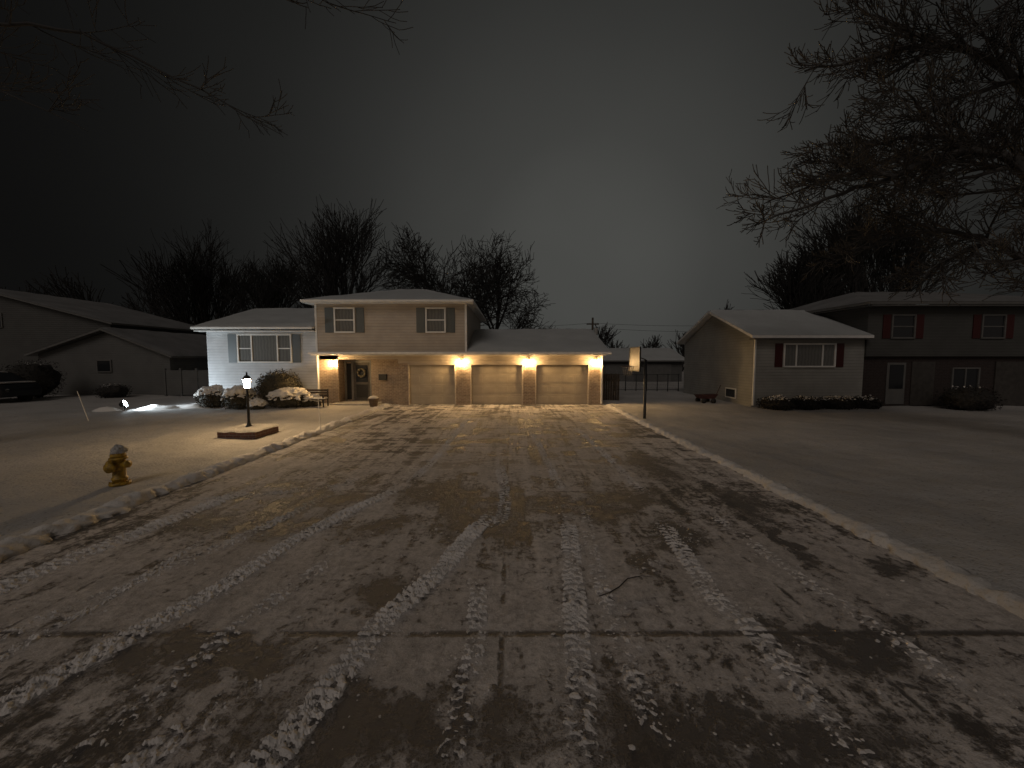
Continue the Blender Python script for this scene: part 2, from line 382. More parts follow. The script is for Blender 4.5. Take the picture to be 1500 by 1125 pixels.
shutters(H,'picture',-13.7,-11.1,2.2,3.5,Y0,.42,SHUT)
box('downspout',H,-9.8,-9.73,Y0-.08,Y0-.005,.1,3.7,TRIM,.01); box('downspout_right',H,4.52,4.6,Y0-.09,Y0-.01,.05,2.5,TRIM,.01)
for i,(x,y,z) in enumerate(((-8.95,Y0,2.12),(-2.5,Y0,2.14),(.88,Y0,2.14),(4.3,Y0,2.14))): lantern(H,'wall_lantern_%d'%i,x,y,z)
lathe('roof_vent',H,[(.07,0),(.07,.5)],(-2.9,25,5.7),DARKTR,10)

# ------------------------------------------------------------------ right neighbour
N2=empty('neighbor_house',(18,18.2,0))
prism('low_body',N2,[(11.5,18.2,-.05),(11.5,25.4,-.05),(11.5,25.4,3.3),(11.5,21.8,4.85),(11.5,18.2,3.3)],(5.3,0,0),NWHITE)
panel('low_roof_front',N2,(11.15,17.75,3.42),(16.8,17.75,3.42),(16.8,21.8,5.02),(11.15,21.8,5.02),seed=11)
panel('low_roof_back',N2,(16.8,25.85,3.42),(11.15,25.85,3.42),(11.15,21.8,5.02),(16.8,21.8,5.02),seed=12)
box('low_soffit',N2,11.3,16.8,17.8,18.198,3.24,3.29,TRIMD)
window(N2,'front_window',13.0,15.35,2.0,3.0,18.2,(13.55,14.8),(),pane=CURT); shutters(N2,'front',13.0,15.35,2.0,3.0,18.2,.36,SHR)
box('downspout',N2,11.52,11.6,18.11,18.195,.1,3.3,TRIM,.01)
box('basement_window',N2,11.46,11.49,19.5,20.3,.35,.75,GLASS); box('basement_frame',N2,11.47,11.495,19.42,20.38,.28,.82,TRIM)
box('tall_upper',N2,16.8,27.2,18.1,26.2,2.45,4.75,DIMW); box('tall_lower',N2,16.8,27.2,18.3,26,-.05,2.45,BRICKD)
box('tall_soffit',N2,16.5,27.6,17.6,26.7,4.76,4.8,TRIMD)
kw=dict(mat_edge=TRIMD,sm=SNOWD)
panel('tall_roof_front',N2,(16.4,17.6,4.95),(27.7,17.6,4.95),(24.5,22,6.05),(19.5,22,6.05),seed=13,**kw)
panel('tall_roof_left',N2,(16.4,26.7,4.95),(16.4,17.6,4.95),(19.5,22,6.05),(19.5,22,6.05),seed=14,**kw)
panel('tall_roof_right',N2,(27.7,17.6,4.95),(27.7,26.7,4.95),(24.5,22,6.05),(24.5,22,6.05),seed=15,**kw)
for i,a in enumerate((17.95,22.2)):
    window(N2,'upper_window_%d'%i,a,a+1.0,3.35,4.35,18.1,(),((a,a+1,3.85),),T=TRIMD); shutters(N2,'upper_%d'%i,a,a+1.0,3.35,4.35,18.1,.36,SHR)
box('porch_post_door',N2,18.0,18.9,18.25,18.29,.15,2.15,TRIMD,.01); box('door_glass',N2,18.12,18.78,18.23,18.25,.9,2.05,GLASS)
box('red_panel_l',N2,19.2,20.3,18.26,18.295,.1,2.2,DARKTR); window(N2,'lower_window',21.2,22.4,.9,1.85,18.3,(21.8,),(),T=TRIMD)
box('lower_garage_door',N2,23.2,26.6,18.24,18.295,0,2.2,DARKTR)

# ------------------------------------------------------------------ left neighbour
N1=empty('neighbor_house',(-26,24,0))
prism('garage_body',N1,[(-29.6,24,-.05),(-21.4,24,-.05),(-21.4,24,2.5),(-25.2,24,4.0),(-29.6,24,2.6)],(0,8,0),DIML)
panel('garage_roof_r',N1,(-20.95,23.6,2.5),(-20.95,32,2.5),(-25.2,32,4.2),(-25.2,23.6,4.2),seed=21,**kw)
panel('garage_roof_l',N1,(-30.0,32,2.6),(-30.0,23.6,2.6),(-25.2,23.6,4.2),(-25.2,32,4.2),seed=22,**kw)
window(N1,'garage_window',-25.9,-25.1,1.55,2.2,24,(),(),T=TRIMD)
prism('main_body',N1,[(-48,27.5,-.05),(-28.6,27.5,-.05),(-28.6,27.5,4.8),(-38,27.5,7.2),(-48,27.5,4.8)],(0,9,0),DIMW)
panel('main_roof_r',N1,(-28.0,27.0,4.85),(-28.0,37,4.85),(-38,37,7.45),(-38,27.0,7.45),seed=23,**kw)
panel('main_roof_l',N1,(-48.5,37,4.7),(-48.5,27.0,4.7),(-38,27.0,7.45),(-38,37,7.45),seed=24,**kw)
window(N1,'main_window',-37.3,-36.3,4.6,5.5,27.5,(-36.8,),(),T=TRIMD)

# ------------------------------------------------------------------ fences, distant buildings
F=empty('panel_fence',(-20,23.5,0))
for i in range(6):
    a=-21.3+i*.98
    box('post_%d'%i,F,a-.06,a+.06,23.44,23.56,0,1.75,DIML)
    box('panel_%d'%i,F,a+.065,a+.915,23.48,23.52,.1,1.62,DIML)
WF=empty('wooden_fence',(5.5,21,0))
for i in range(9): box('board_%d'%i,WF,4.8+i*.13,4.8+i*.13+.115,20.98,21.0,0,1.5+.02*(i%2),WOOD)
box('rail',WF,4.8,6.0,21.003,21.05,1.1,1.2,WOOD)
CF=empty('chain_link_fence',(9,27,0))
for i in range(8):
    lathe('post_%d'%i,CF,[(.03,0),(.03,1.25)],(6.6+i*.75,27,0),BLACK,8)
for z in (.12,1.2): box('rail_%d'%int(z*10),CF,6.6,11.9,26.985,27.015,z,z+.03,BLACK)
v=[];f=[]
for i in range(40):
    for s in (-1,1):
        x=6.6+i*.13; 
        xa,xb=(x,x+1.05*1) if s>0 else (x+1.05,x)
        if max(xa,xb)>11.85: continue
        k=len(v); v+= [(xa,27.0,.15),(xa+.008,27.0,.15),(xb+.008,27.0,1.2),(xb,27.0,1.2)]; f.append((k,k+1,k+2,k+3))
meshobj('mesh_wires',v,f,BLACK,CF)
DH=empty('distant_garage',(13,38,0))
box('walls',DH,8.6,17,38,45,-.05,2.1,DIML)
panel('roof_front',DH,(8.2,37.5,2.15),(17.4,37.5,2.15),(17.4,41.5,3.4),(8.2,41.5,3.4),seed=31,mat_edge=TRIMD)
panel('roof_back',DH,(17.4,45.5,2.15),(8.2,45.5,2.15),(8.2,41.5,3.4),(17.4,41.5,3.4),seed=32,mat_edge=TRIMD)
for i in range(2): box('door_%d'%i,DH,9.4+i*3.7,12.2+i*3.7,37.93,37.99,0,1.8,TRIMD)
# utility pole & wires
UP=empty('utility_pole',(9.3,44,0))
lathe('pole',UP,[(.16,0),(.11,7.0)],(9.3,44,0),WOOD,10); box('crossarm',UP,8.6,10.0,43.9,44.0,6.2,6.33,WOOD); lathe('transformer',UP,[(.2,5.0),(.22,5.1),(.22,5.7),(.18,5.8)],(9.65,43.8,0),CONC,12)
v=[];f=[]
def wire(p,q,sag,r=.014):
    p=Vector(p);q=Vector(q);n=14
    for i in range(n):
        a=p.lerp(q,i/n);b=p.lerp(q,(i+1)/n); a.z-=sag*4*(i/n)*(1-i/n); b.z-=sag*4*((i+1)/n)*(1-(i+1)/n)
        k=len(v); u=Vector((0,0,r)); w=Vector((0,r,0))
        v.extend([a-u,b-u,b+u,a+u,a-w,b-w,b+w,a+w]); f.append((k,k+1,k+2,k+3)); f.append((k+4,k+5,k+6,k+7))
wire((9.3,44,6.4),(-7,46,6.6),.4); wire((9.3,44,6.4),(34,42,6.6),.5); wire((9.3,44,5.9),(34,42,6.0),.6); wire((9.3,44,5.8),(3.0,27,4.0),.3)
meshobj('wires',v,f,BLACK,UP)

# ------------------------------------------------------------------ trees
class Tubes:
    def __init__(s): s.v=[];s.f=[]
    def tube(s,pts,rad,sides):
        base=len(s.v)
        for i,p in enumerate(pts):
            d=(pts[min(i+1,len(pts)-1)]-pts[max(i-1,0)]); 
            if d.length<1e-6: d=Vector((0,0,1))
            d.normalize(); a=d.cross(Vector((0.13,.97,.2))); 
            if a.length<.05: a=d.cross(Vector((1,0,0)))
            a.normalize(); b=d.cross(a)
            for k in range(sides):
                t=2*math.pi*k/sides; s.v.append(p+(a*math.cos(t)+b*math.sin(t))*rad[i])
        for i in range(len(pts)-1):
            for k in range(sides):
                q=base+i*sides; k2=(k+1)%sides; s.f.append((q+k,q+k2,q+sides+k2,q+sides+k))
    def obj(s,name,mat,parent=None): return meshobj(name,s.v,s.f,mat,parent,smooth=True)
def rvec(r): return Vector((r.gauss(0,1),r.gauss(0,1),r.gauss(0,1))).normalized()
def grow(T,p,d,L,r,lev,P,rng):
    n=6 if lev<1 else (4 if lev<3 else 3)
    pts=[p.copy()];rad=[r]; dirs=[d.copy()]
    for i in range(n):
        d=(d+rvec(rng)*P['wob']*(1+.3*lev)+Vector((0,0,P['up'][min(lev,len(P['up'])-1)]))).normalized()
        p=p+d*(L/n); pts.append(p.copy()); rad.append(max(P['rmin'],r*(1-P['taper']*(i+1)/n))); dirs.append(d.copy())
    T.tube(pts,rad,7 if lev==0 else (5 if lev==1 else 3))
    if lev<len(P['n']):
        c=P['n'][lev]
        for k in range(c):
            t=P['t0'][min(lev,len(P['t0'])-1)]; t=t+(1-t)*(k+rng.random())/c
            fi=t*n; i=min(n-1,int(fi)); q=pts[i].lerp(pts[i+1],fi-i); dd=dirs[i]
            ax=dd.cross(rvec(rng)); 
            if ax.length<.01: continue
            ax.normalize(); ang=R(rng.uniform(*P['ang'])); nd=Matrix.Rotation(ang,3,ax)@dd
            LL=L*rng.uniform(*P['len'])*(1.15-.45*t)
            grow(T,q,nd,LL,max(P['rmin'],(rad[i])*P['rr']),lev+1,P,rng)
OPEN=dict(n=[10,8,6,4],t0=[.30,.2,.15],ang=(25,58),len=(.52,.78),up=[.0,.03,.02,.0],wob=.12,taper=.72,rr=.62,rmin=.024)
VASE=dict(n=[12,6,6,3],t0=[.08,.3,.25],ang=(12,30),len=(.6,.9),up=[.02,.08,.05,.03],wob=.075,taper=.7,rr=.66,rmin=.024)
def tree(name,x,y,h,P,seed,r=None,T=None,mat=BARK,lean=(0,0)):
    rng=random.Random(seed); own=T is None
    if own: T=Tubes()
    grow(T,Vector((x,y,-.1)),Vector((lean[0],lean[1],1)).normalized(),h*.62,r or h*.022,0,P,rng)
    if own: T.obj(name,mat)
tree('bare_tree',-18.2,40,14.8,VASE,3,.5)
tree('bare_tree',-5.2,38,16,OPEN,5,.34); tree('bare_tree',-2.0,39,14.4,OPEN,8,.32,lean=(-.03,0))
tree('bare_tree',30,34,13.5,VASE,14,.4); tree('bare_tree',35,36,13.5,VASE,15,.4); tree('bare_tree',26.3,35,9.5,VASE,16,.3)
tree('bare_tree',-28.5,46,12.5,VASE,21,.4); tree('bare_tree',-38,48,14,VASE,22,.4)
LOW=dict(VASE); LOW['n']=[7,5,4]; LOW['rmin']=.05
T=Tubes(); rg=random.Random(77)
for i in range(40):
    x=-100+i*5+rg.uniform(-2,2); y=rg.uniform(62,80); h=rg.uniform(4.5,7)
    if x<-34: h=rg.uniform(9,15); y=rg.uniform(50,62)
    if x>34: h=rg.uniform(8,13)
    tree('',x,y,h,LOW,500+i,T=T)
T.obj('distant_tree_line',BARK)
v=[];f=[]
for i in range(7000):
    x=rg.uniform(-110,110); y=rg.uniform(70,84); hh=2.6+1.6*noise.noise(Vector((x*.12,0,0)))+1.0*noise.noise(Vector((x*.5,3,0)))
    if x<-25: hh*=2.2
    z=rg.random()**.7*hh; s=rg.uniform(.2,.5); a=rvec(rg)*s; b=rvec(rg)*s; k=len(v); c=Vector((x,y,z)); v+=[c-a,c+b,c+a,c-b*.4]; f.append((k,k+1,k+2,k+3))
meshobj('distant_hedge',v,f,BARK)
# big near tree on the right
NEAR=dict(n=[7,4],t0=[.10,.12],ang=(24,50),len=(.42,.75),up=[.03,.07,.10],wob=.085,taper=.6,rr=.62,rmin=.0095)
def limb(T,pts,r0,r1,rng,P,nside,Ls):
    pts=[Vector(p) for p in pts]
    fine=[]
    n=len(pts)
    for i in range(n-1):
        p0=pts[max(i-1,0)];p1=pts[i];p2=pts[i+1];p3=pts[min(i+2,n-1)]
        for k in range(5):
            t=k/5; p=.5*((2*p1)+(p2-p0)*t+(2*p0-5*p1+4*p2-p3)*t*t+(3*p1-p0-3*p2+p3)*t**3)
            fine.append(p+rvec(rng)*.04)
    fine.append(pts[-1]); m=len(fine); rad=[r0+(r1-r0)*i/(m-1) for i in range(m)]
    T.tube(fine,rad,7)
    for k in range(nside):
        t=.06+.94*(k+rng.random())/nside; i=min(m-2,int(t*(m-1))); q=fine[i]; d=(fine[i+1]-fine[i]).normalized()
        ax=d.cross(rvec(rng)).normalized(); nd=Matrix.Rotation(R(rng.uniform(18,50)),3,ax)@d
        grow(T,q,nd,Ls*rng.uniform(.6,1.15)*(1.15-.5*t),max(.012,rad[i]*.4),0,P,rng)
rng=random.Random(42); T=Tubes()
tx,ty=14.6,9.0
T.tube([Vector((tx,ty,-.1)),Vector((tx,ty,.4)),Vector((tx-.05,ty,2)),Vector((tx-.1,ty+.1,4)),Vector((tx,ty,7)),Vector((tx+.2,ty,10))],[.5,.38,.33,.3,.2,.1],12)
def big(pts,r0,ns,Ls,sub=()):
    limb(T,pts,r0,.016,rng,NEAR,ns,Ls)
    for (i,dz,dx,l) in sub:
        p=Vector(pts[i]); q=p+Vector((dx,rng.uniform(-.5,.5),dz)); mid=(p+q)/2+Vector((0,.1,.1)); limb(T,[p,mid,q],r0*.45,.012,rng,NEAR,l,Ls*.8)
big([(tx-.1,ty,3.9),(13.0,9.0,5.4),(11.6,9.0,6.7),(10.4,9.1,7.1),(8.7,9,6.5),(7.2,8.9,6.0),(5.6,9,5.4)],.14,22,1.6,((2,-.6,-2.2,10),(3,1.1,-1.8,10),(3,-1.0,-1.4,9),(4,.5,-1.5,8)))
big([(tx,ty,5),(13,9.3,7.4),(11.8,9.4,8.9),(10.2,9.5,9.7),(8.5,9.4,9.4),(6.8,9.3,9.0)],.14,22,1.6,((2,-.9,-2.2,10),(3,-1.0,-1.8,10),(3,1.2,-1.8,9)))
big([(tx,ty,3.5),(13.2,9.5,4.4),(12.0,9.8,5.3),(10.8,10,5.6),(9.4,10,5.3),(8.4,10,5.0)],.11,17,1.4,((2,-.9,-1.5,9),(3,.6,-1.6,9)))
big([(tx,ty,6.5),(13,8.8,8.6),(11.5,8.6,10.4),(9.9,8.5,11.2),(8.7,8.5,11.0)],.10,15,1.6,((2,-1.2,-1.9,9),))
big([(tx,ty,3.2),(13.4,8.6,3.9),(12.2,8.4,4.6),(11,8.4,4.5),(10.1,8.3,4.1)],.08,12,1.2)
big([(tx,ty,5.5),(13.4,10.5,7.6),(12.2,11,8.2),(10.7,11.5,8.0),(9,11.7,7.5),(7.6,11.8,7.0)],.11,16,1.6,((3,-.8,-1.9,9),))
big([(tx,ty,5.2),(13.4,9.6,6.6),(12.0,9.9,7.6),(10.6,10.1,8.0),(9.4,10.2,7.9),(8.0,10.3,7.9)],.10,16,1.5)
T.obj('bare_tree',BARKN)
rng=random.Random(9); T=Tubes(); tx,ty=-15.5,8.5
T.tube([Vector((tx,ty,-.1)),Vector((tx,ty,.4)),Vector((tx,ty,3)),Vector((tx,ty,8))],[.5,.4,.34,.2],12)
SP=dict(NEAR); SP['n']=[5,3]; SP['rmin']=.007
limb(T,[(tx,ty,7),(-12.5,8.7,9.2),(-10,8.9,9.6),(-7.5,9,8.6),(-5.2,9,7.4)],.06,.007,rng,SP,12,1.8)
limb(T,[(tx,ty,5.5),(-12.6,8.2,7.7),(-10.6,8,7.8),(-8.5,8,6.9)],.05,.007,rng,SP,10,1.6)
limb(T,[(tx,ty,7.5),(-12,8,10.5),(-8,8,11.2),(-5,8,10.2),(-3.4,8,9.2)],.06,.007,rng,SP,12,1.8)
T.obj('bare_tree',flat('bark_left_mat',(.034,.032,.030)))

# ------------------------------------------------------------------ shrubs
def shrub(name,x,y,rx,rz,seed,snow=.35,cz=None,n=3500,speck=.5,fol=None):
    fol=fol or FOLI
    rng=random.Random(seed); e=empty(name,(x,y,0)); cz=cz if cz is not None else rz*.85
    v=[];f=[];mi=[]
    def rad(d): return 1+.22*noise.noise(d*2.1+Vector((seed,0,0)))+.14*noise.noise(d*6+Vector((0,seed,0)))
    for i in range(n):
        d=rvec(rng); rr=rad(d)*rng.uniform(.72,1.05); c=Vector((x+d.x*rx*rr,y+d.y*rx*rr,cz+d.z*rz*rr))
        if c.z<.03: continue
        s=rng.uniform(.02,.055); a=rvec(rng)*s; b=rvec(rng)*s*.6; k=len(v); v+=[c-a,c+b,c+a,c-b]; f.append((k,k+1,k+2,k+3))
        mi.append(1 if (d.z>snow+.25*noise.noise(c*5)+rng.uniform(-.08,speck)) else 0)
    meshobj('foliage',v,f,[fol,SNOWB],e,mi)
    v=[];f=[];nu,nv=28,14
    for j in range(nv+1):
        for i in range(nu):
            a=2*math.pi*i/nu;b=-math.pi/2+math.pi*j/nv; d=Vector((math.cos(a)*math.cos(b),math.sin(a)*math.cos(b),math.sin(b))); rr=rad(d)*.80
            v.append((x+d.x*rx*rr,y+d.y*rx*rr,max(0,cz+d.z*rz*rr)))
    for j in range(nv):
        for i in range(nu): f.append((j*nu+i,j*nu+(i+1)%nu,(j+1)*nu+(i+1)%nu,(j+1)*nu+i))
    meshobj('core',v,f,fol,e,smooth=True)
    if snow<.6:
        v=[];f=[];nu,nv=72,24
        for j in range(nv+1):
            for i in range(nu):
                a=2*math.pi*i/nu;b=math.pi/2*j/nv; d=Vector((math.cos(a)*math.cos(b),math.sin(a)*math.cos(b),math.sin(b)))
                rr=rad(d)*1.0+.07+.07*noise.noise(d*9+Vector((seed,2,0)))+.05*noise.noise(d*20)
                v.append((x+d.x*rx*rr,y+d.y*rx*rr,cz+d.z*rz*rr))
        for j in range(nv):
            for i in range(nu):
                a=2*math.pi*i/nu;z=math.sin(math.pi/2*j/nv); q=Vector((math.cos(a),math.sin(a),z))
                if z>snow+.5*noise.noise(q*5+Vector((seed,0,0)))+.25*noise.noise(q*14): f.append((j*nu+i,j*nu+(i+1)%nu,(j+1)*nu+(i+1)%nu,(j+1)*nu+i))
        o=meshobj('snow_cap',v,f,SNOWK,e,smooth=True); s=o.modifiers.new('s','SOLIDIFY'); s.thickness=.05; s.offset=-1
    return e
shrub('snowy_shrub',-14.1,18.0,.62,.55,1,.4)
shrub('snowy_shrub',-12.6,17.6,.62,.55,2,.3)
shrub('round_shrub',-11.3,18.5,.98,.88,3,.95,n=7000,cz=.9,speck=1.5)
shrub('snowy_shrub',-10.4,17.9,.85,.5,4,.3)
shrub('snowy_shrub',-9.6,18.2,.5,.36,6,.2,n=1800)
shrub('snowy_shrub',-11.5,17.2,.36,.28,7,.0,n=900)
for i,(x,r) in enumerate(((12.2,.75),(13.5,.6),(14.9,.8),(16.2,.62))): shrub('low_shrub',x,17.4,r,.34,20+i,.65,n=2600,speck=.5,fol=FOLD)
shrub('bare_shrub',-27.5,22,1.2,1.2,31,.95,n=3000,cz=1.1,fol=FOLD); shrub('bare_shrub',-23.6,22.6,.8,.45,32,.8,n=1500,fol=FOLD)
shrub('bare_shrub',-29,20.5,.9,.8,34,.8,n=1500,fol=FOLD)
shrub('bare_shrub',20.5,17,1.0,.6,33,.9,n=2000,fol=FOLD)

# ------------------------------------------------------------------ street furniture
def hydrant(x,y):
    e=empty('fire_hydrant',(x,y,0)); z=.04
    lathe('flange',e,[(.15,0),(.15,.04),(.11,.05)],(x,y,z),YEL)
    lathe('barrel',e,[(.10,.05),(.10,.09),(.115,.1),(.115,.13),(.095,.14),(.095,.46),(.13,.47),(.13,.50),(.11,.51)],(x,y,z),YEL,28)
    lathe('bonnet',e,[(.11,.51),(.11,.55),(.095,.60),(.065,.64),(.03,.66),(.03,.665)],(x,y,z),YEL,28)
    lathe('operating_nut',e,[(.028,.66),(.024,.71)],(x,y,z),YEL,5,smooth=False)
    for s in (-1,1):
        M=Matrix.Rotation(R(90)*s,3,'Y'); lathe('hose_cap_%d'%s,e,[(.055,.08),(.055,.13),(.068,.135),(.068,.18),(.03,.185),(.02,.21)],(x,y,z+.38),YEL,14,M)
    M=Matrix.Rotation(R(90),3,'X'); lathe('pumper_cap',e,[(.075,.08),(.075,.13),(.09,.135),(.09,.19),(.03,.2),(.025,.225)],(x,y,z+.35),YEL,16,M)
    for i in range(8):
        a=i*math.pi/4; lathe('bolt_%d'%i,e,[(.012,.045),(.012,.07)],(x+.132*math.cos(a),y+.132*math.sin(a),z),YEL,6)
    v=[];f=[]
    for j in range(9):
        for i in range(24):
            a=2*math.pi*i/24; b=math.pi/2*j/8; q=Vector((math.cos(a)*math.cos(b),math.sin(a)*math.cos(b),math.sin(b)))
            rr=1+.35*noise.noise(q*2.5)+.15*noise.noise(q*7); v.append((x+.015+q.x*.11*rr,y+q.y*.11*rr,z+.61+q.z*.12*rr-(.02 if j==0 else 0)))
    for j in range(8):
        for i in range(24): f.append((j*24+i,j*24+(i+1)%24,(j+1)*24+(i+1)%24,(j+1)*24+i))
    meshobj('snow_cap',v,f,SNOW,e,smooth=True)
hydrant(-7.2,6.9)

def postlamp(x,y):
    e=empty('lamp_post',(x,y,0))
    for nm,a,b,c,d in (('front',-.55,.55,-.55,-.43),('back',-.55,.55,.43,.55)): box('planter_'+nm,e,x+a,x+b,y+c,y+d,-.02,.24,BRICKP,.01)
    for nm,a,b in (('left',-.55,-.43),('right',.43,.55)): box('planter_'+nm,e,x+a,x+b,y-.428,y+.428,-.02,.238,BRICKP,.01)
    v=[];f=[];n=20
    for j in range(n+1):
        for i in range(n+1):
            s=i/n*1.16-.58;t=j/n*1.16-.58; ed=min(1,(.58-abs(s))/.12,(.58-abs(t))/.12); v.append((x+s,y+t,.235+.07*max(0,ed)**.5+.03*noise.noise(Vector((s*4,t*4,0)))))
    for j in range(n):
        for i in range(n): q=j*(n+1)+i; f.append((q,q+1,q+n+2,q+n+1))
    meshobj('planter_snow',v,f,SNOW,e,smooth=True)
    lathe('post',e,[(.09,.2),(.09,.32),(.06,.36),(.045,.42),(.038,.5),(.036,1.2),(.05,1.22),(.05,1.25),(.034,1.28),(.03,1.40),(.055,1.44),(.07,1.46)],(x,y,0),BLACK,16)
    lathe('glass',e,[(.07,1.47),(.11,1.72)],(x,y,0),WARMP,6,smooth=False)
    for i in range(6):
        a=i*math.pi/3; 
        T=Tubes(); T.tube([Vector((x+.078*math.cos(a),y+.078*math.sin(a),1.46)),Vector((x+.118*math.cos(a),y+.118*math.sin(a),1.73))],[.006,.006],5); T.obj('frame_%d'%i,BLACK,e)
    lathe('cap',e,[(.14,1.73),(.13,1.75),(.07,1.83),(.03,1.86),(.02,1.90),(.028,1.92),(.01,1.95)],(x,y,0),BLACK,6,smooth=False)
postlamp(-7.9,11.4)

def stake(x,y,h,lx):
    T=Tubes(); T.tube([Vector((x,y,0)),Vector((x+lx*.5,y,h*.5)),Vector((x+lx,y,h))],[.012,.012,.01],8); T.obj('driveway_marker',TRIM)
stake(-6.1,12.1,1.1,-.05); stake(-15.6,14.0,1.15,-.35)

# basketball hoop
e=empty('basketball_hoop',(5.1,14.5,0))
lathe('pole',e,[(.07,0),(.055,.1),(.05,2.3)],(5.1,14.5,0),BLACK,14)
box('backboard',e,4.68,4.71,13.95,15.1,1.9,2.75,simple('backboard_mat',(.22,.18,.13),.4,.25,3),.01)
for nm,a in (('low',2.0),('high',2.3)):
    T=Tubes(); T.tube([Vector((5.1,14.5,a)),Vector((4.71,14.5,a+.15))],[.02,.02],6); T.obj('bracket_'+nm,BLACK,e)
for nm,(ya,yb,za,zb) in {'b':(13.95,15.1,1.87,1.9),'t':(13.95,15.1,2.75,2.78),'l':(13.92,13.95,1.87,2.78),'r':(15.1,15.13,1.87,2.78)}.items(): box('board_frame_'+nm,e,4.67,4.72,ya,yb,za,zb,BLACK)
v=[];f=[]
for i in range(24):
    for j in range(6):
        a=2*math.pi*i/24;b=2*math.pi*j/6; q=.225+.01*math.cos(b); v.append((4.42+q*math.cos(a),14.5+q*math.sin(a),2.05+.01*math.sin(b)))
for i in range(24):
    for j in range(6): f.append((i*6+j,((i+1)%24)*6+j,((i+1)%24)*6+(j+1)%6,i*6+(j+1)%6))
meshobj('rim',v,f,REDM,e)
T=Tubes()
for i in range(12):
    a=2*math.pi*i/12
    for s in (-1,1):
        b=a+s*.5; T.tube([Vector((4.42+.22*math.cos(a),14.5+.22*math.sin(a),2.05)),Vector((4.42+.13*math.cos(b),14.5+.13*math.sin(b),1.68))],[.005,.005],3)
T.obj('net',TRIMD,e)

# flood light in snow
e=empty('flood_light',(-17.3,17.0,0))
aim=(Vector((-12.6,19.4,2.2))-Vector((-17.3,17.0,.3))).normalized()
q=Vector((0,0,1)).rotation_difference(aim).to_matrix()
lathe('housing',e,[(.08,-.16),(.15,-.05),(.17,.0),(.17,.03)],(-17.3,17.0,.32),BLACK,20,q)
lathe('lens',e,[(.15,.031),(.15,.036)],(-17.3,17.0,.32),COOL,20,q)
lathe('stake',e,[(.02,0),(.02,.25)],(-17.3,17.0,0),BLACK,8)
ld=bpy.data.lights.new('flood_beam','SPOT'); ld.energy=560; ld.color=(.80,.92,1.0); ld.spot_size=R(140); ld.spot_blend=.8; ld.shadow_soft_size=.12
lo=bpy.data.objects.new('flood_beam',ld); lo.location=Vector((-17.3,17.0,.32))+aim*.08; lo.rotation_euler=aim.to_track_quat('-Z','Y').to_euler(); COL.objects.link(lo)
lo.parent=e; lo.matrix_parent_inverse=Matrix.Translation(-Vector(e.location))
def mound(x,y,rx,ry,h,seed):
    v=[];f=[];n=26
    for j in range(n+1):
        for i in range(n+1):
            s=i/n*2-1;t=j/n*2-1; d=math.sqrt(s*s+t*t); hh=max(0,1-d*d)**1.3*(1+.3*noise.noise(Vector((s*2.0+seed,t*2.0,0)))+.12*noise.noise(Vector((s*7+seed,t*7,0))))
            v.append((x+s*rx,y+t*ry,h*hh+.01))
    for j in range(n):
        for i in range(n): q=j*(n+1)+i; f.append((q,q+1,q+n+2,q+n+1))
    meshobj('snow_mound',v,f,SNOWB,smooth=True)
mound(-16.3,17.6,1.1,.7,.20,1); mound(-17.9,16.8,.7,.45,.2,3); mound(-15.0,18.0,1.3,.6,.2,5); mound(-13.4,18.3,.8,.5,.2,8)

# planter pot + bench + red cart
e=empty('planter_pot',(-6.6,18.2,0)); lathe('pot',e,[(.14,0),(.17,.05),(.22,.36),(.27,.40),(.27,.45),(.22,.45)],(-6.6,18.2,0),TERR,20)
lathe('snow_top',e,[(.23,.44),(.22,.5),(.14,.55),(.04,.57)],(-6.6,18.2,0),SNOWK,20)
e=empty('garden_bench',(-9.2,18.5,0))
for i in range(4): box('seat_slat_%d'%i,e,-9.85,-8.75,17.75+i*.11,17.84+i*.11,.42,.45,WOOD)
for i in range(3): box('back_slat_%d'%i,e,-9.85,-8.75,18.2,18.225,.55+i*.12,.64+i*.12,WOOD)
for i,x in enumerate((-9.8,-8.83)):
    box('leg_front_%d'%i,e,x,x+.05,17.77,17.82,0,.62,BLACK); box('leg_back_%d'%i,e,x,x+.05,18.226,18.27,0,.9,BLACK); box('arm_%d'%i,e,x,x+.05,17.77,18.22,.622,.65,BLACK)
box('seat_snow',e,-9.84,-8.76,17.76,18.17,.452,.50,SNOWB,.02)
e=empty('garden_cart',(10.3,20,0))
prism('tray',e,[(9.9,19.8,.25),(10.6,19.8,.25),(10.8,19.8,.48),(9.75,19.8,.44)],(0,.5,0),REDM)
for i,(x,yy) in enumerate(((10.0,19.7),(10.5,19.7),(10.0,20.34),(10.5,20.34))): lathe('wheel_%d'%i,e,[(.13,0),(.13,.05)],(x,yy+.03,.15),RUB,16,Matrix.Rotation(R(90),3,'X'))
T=Tubes(); T.tube([Vector((10.8,20.0,.46)),Vector((11.0,20.0,.95))],[.02,.02],6); T.obj('handle',REDM,e)

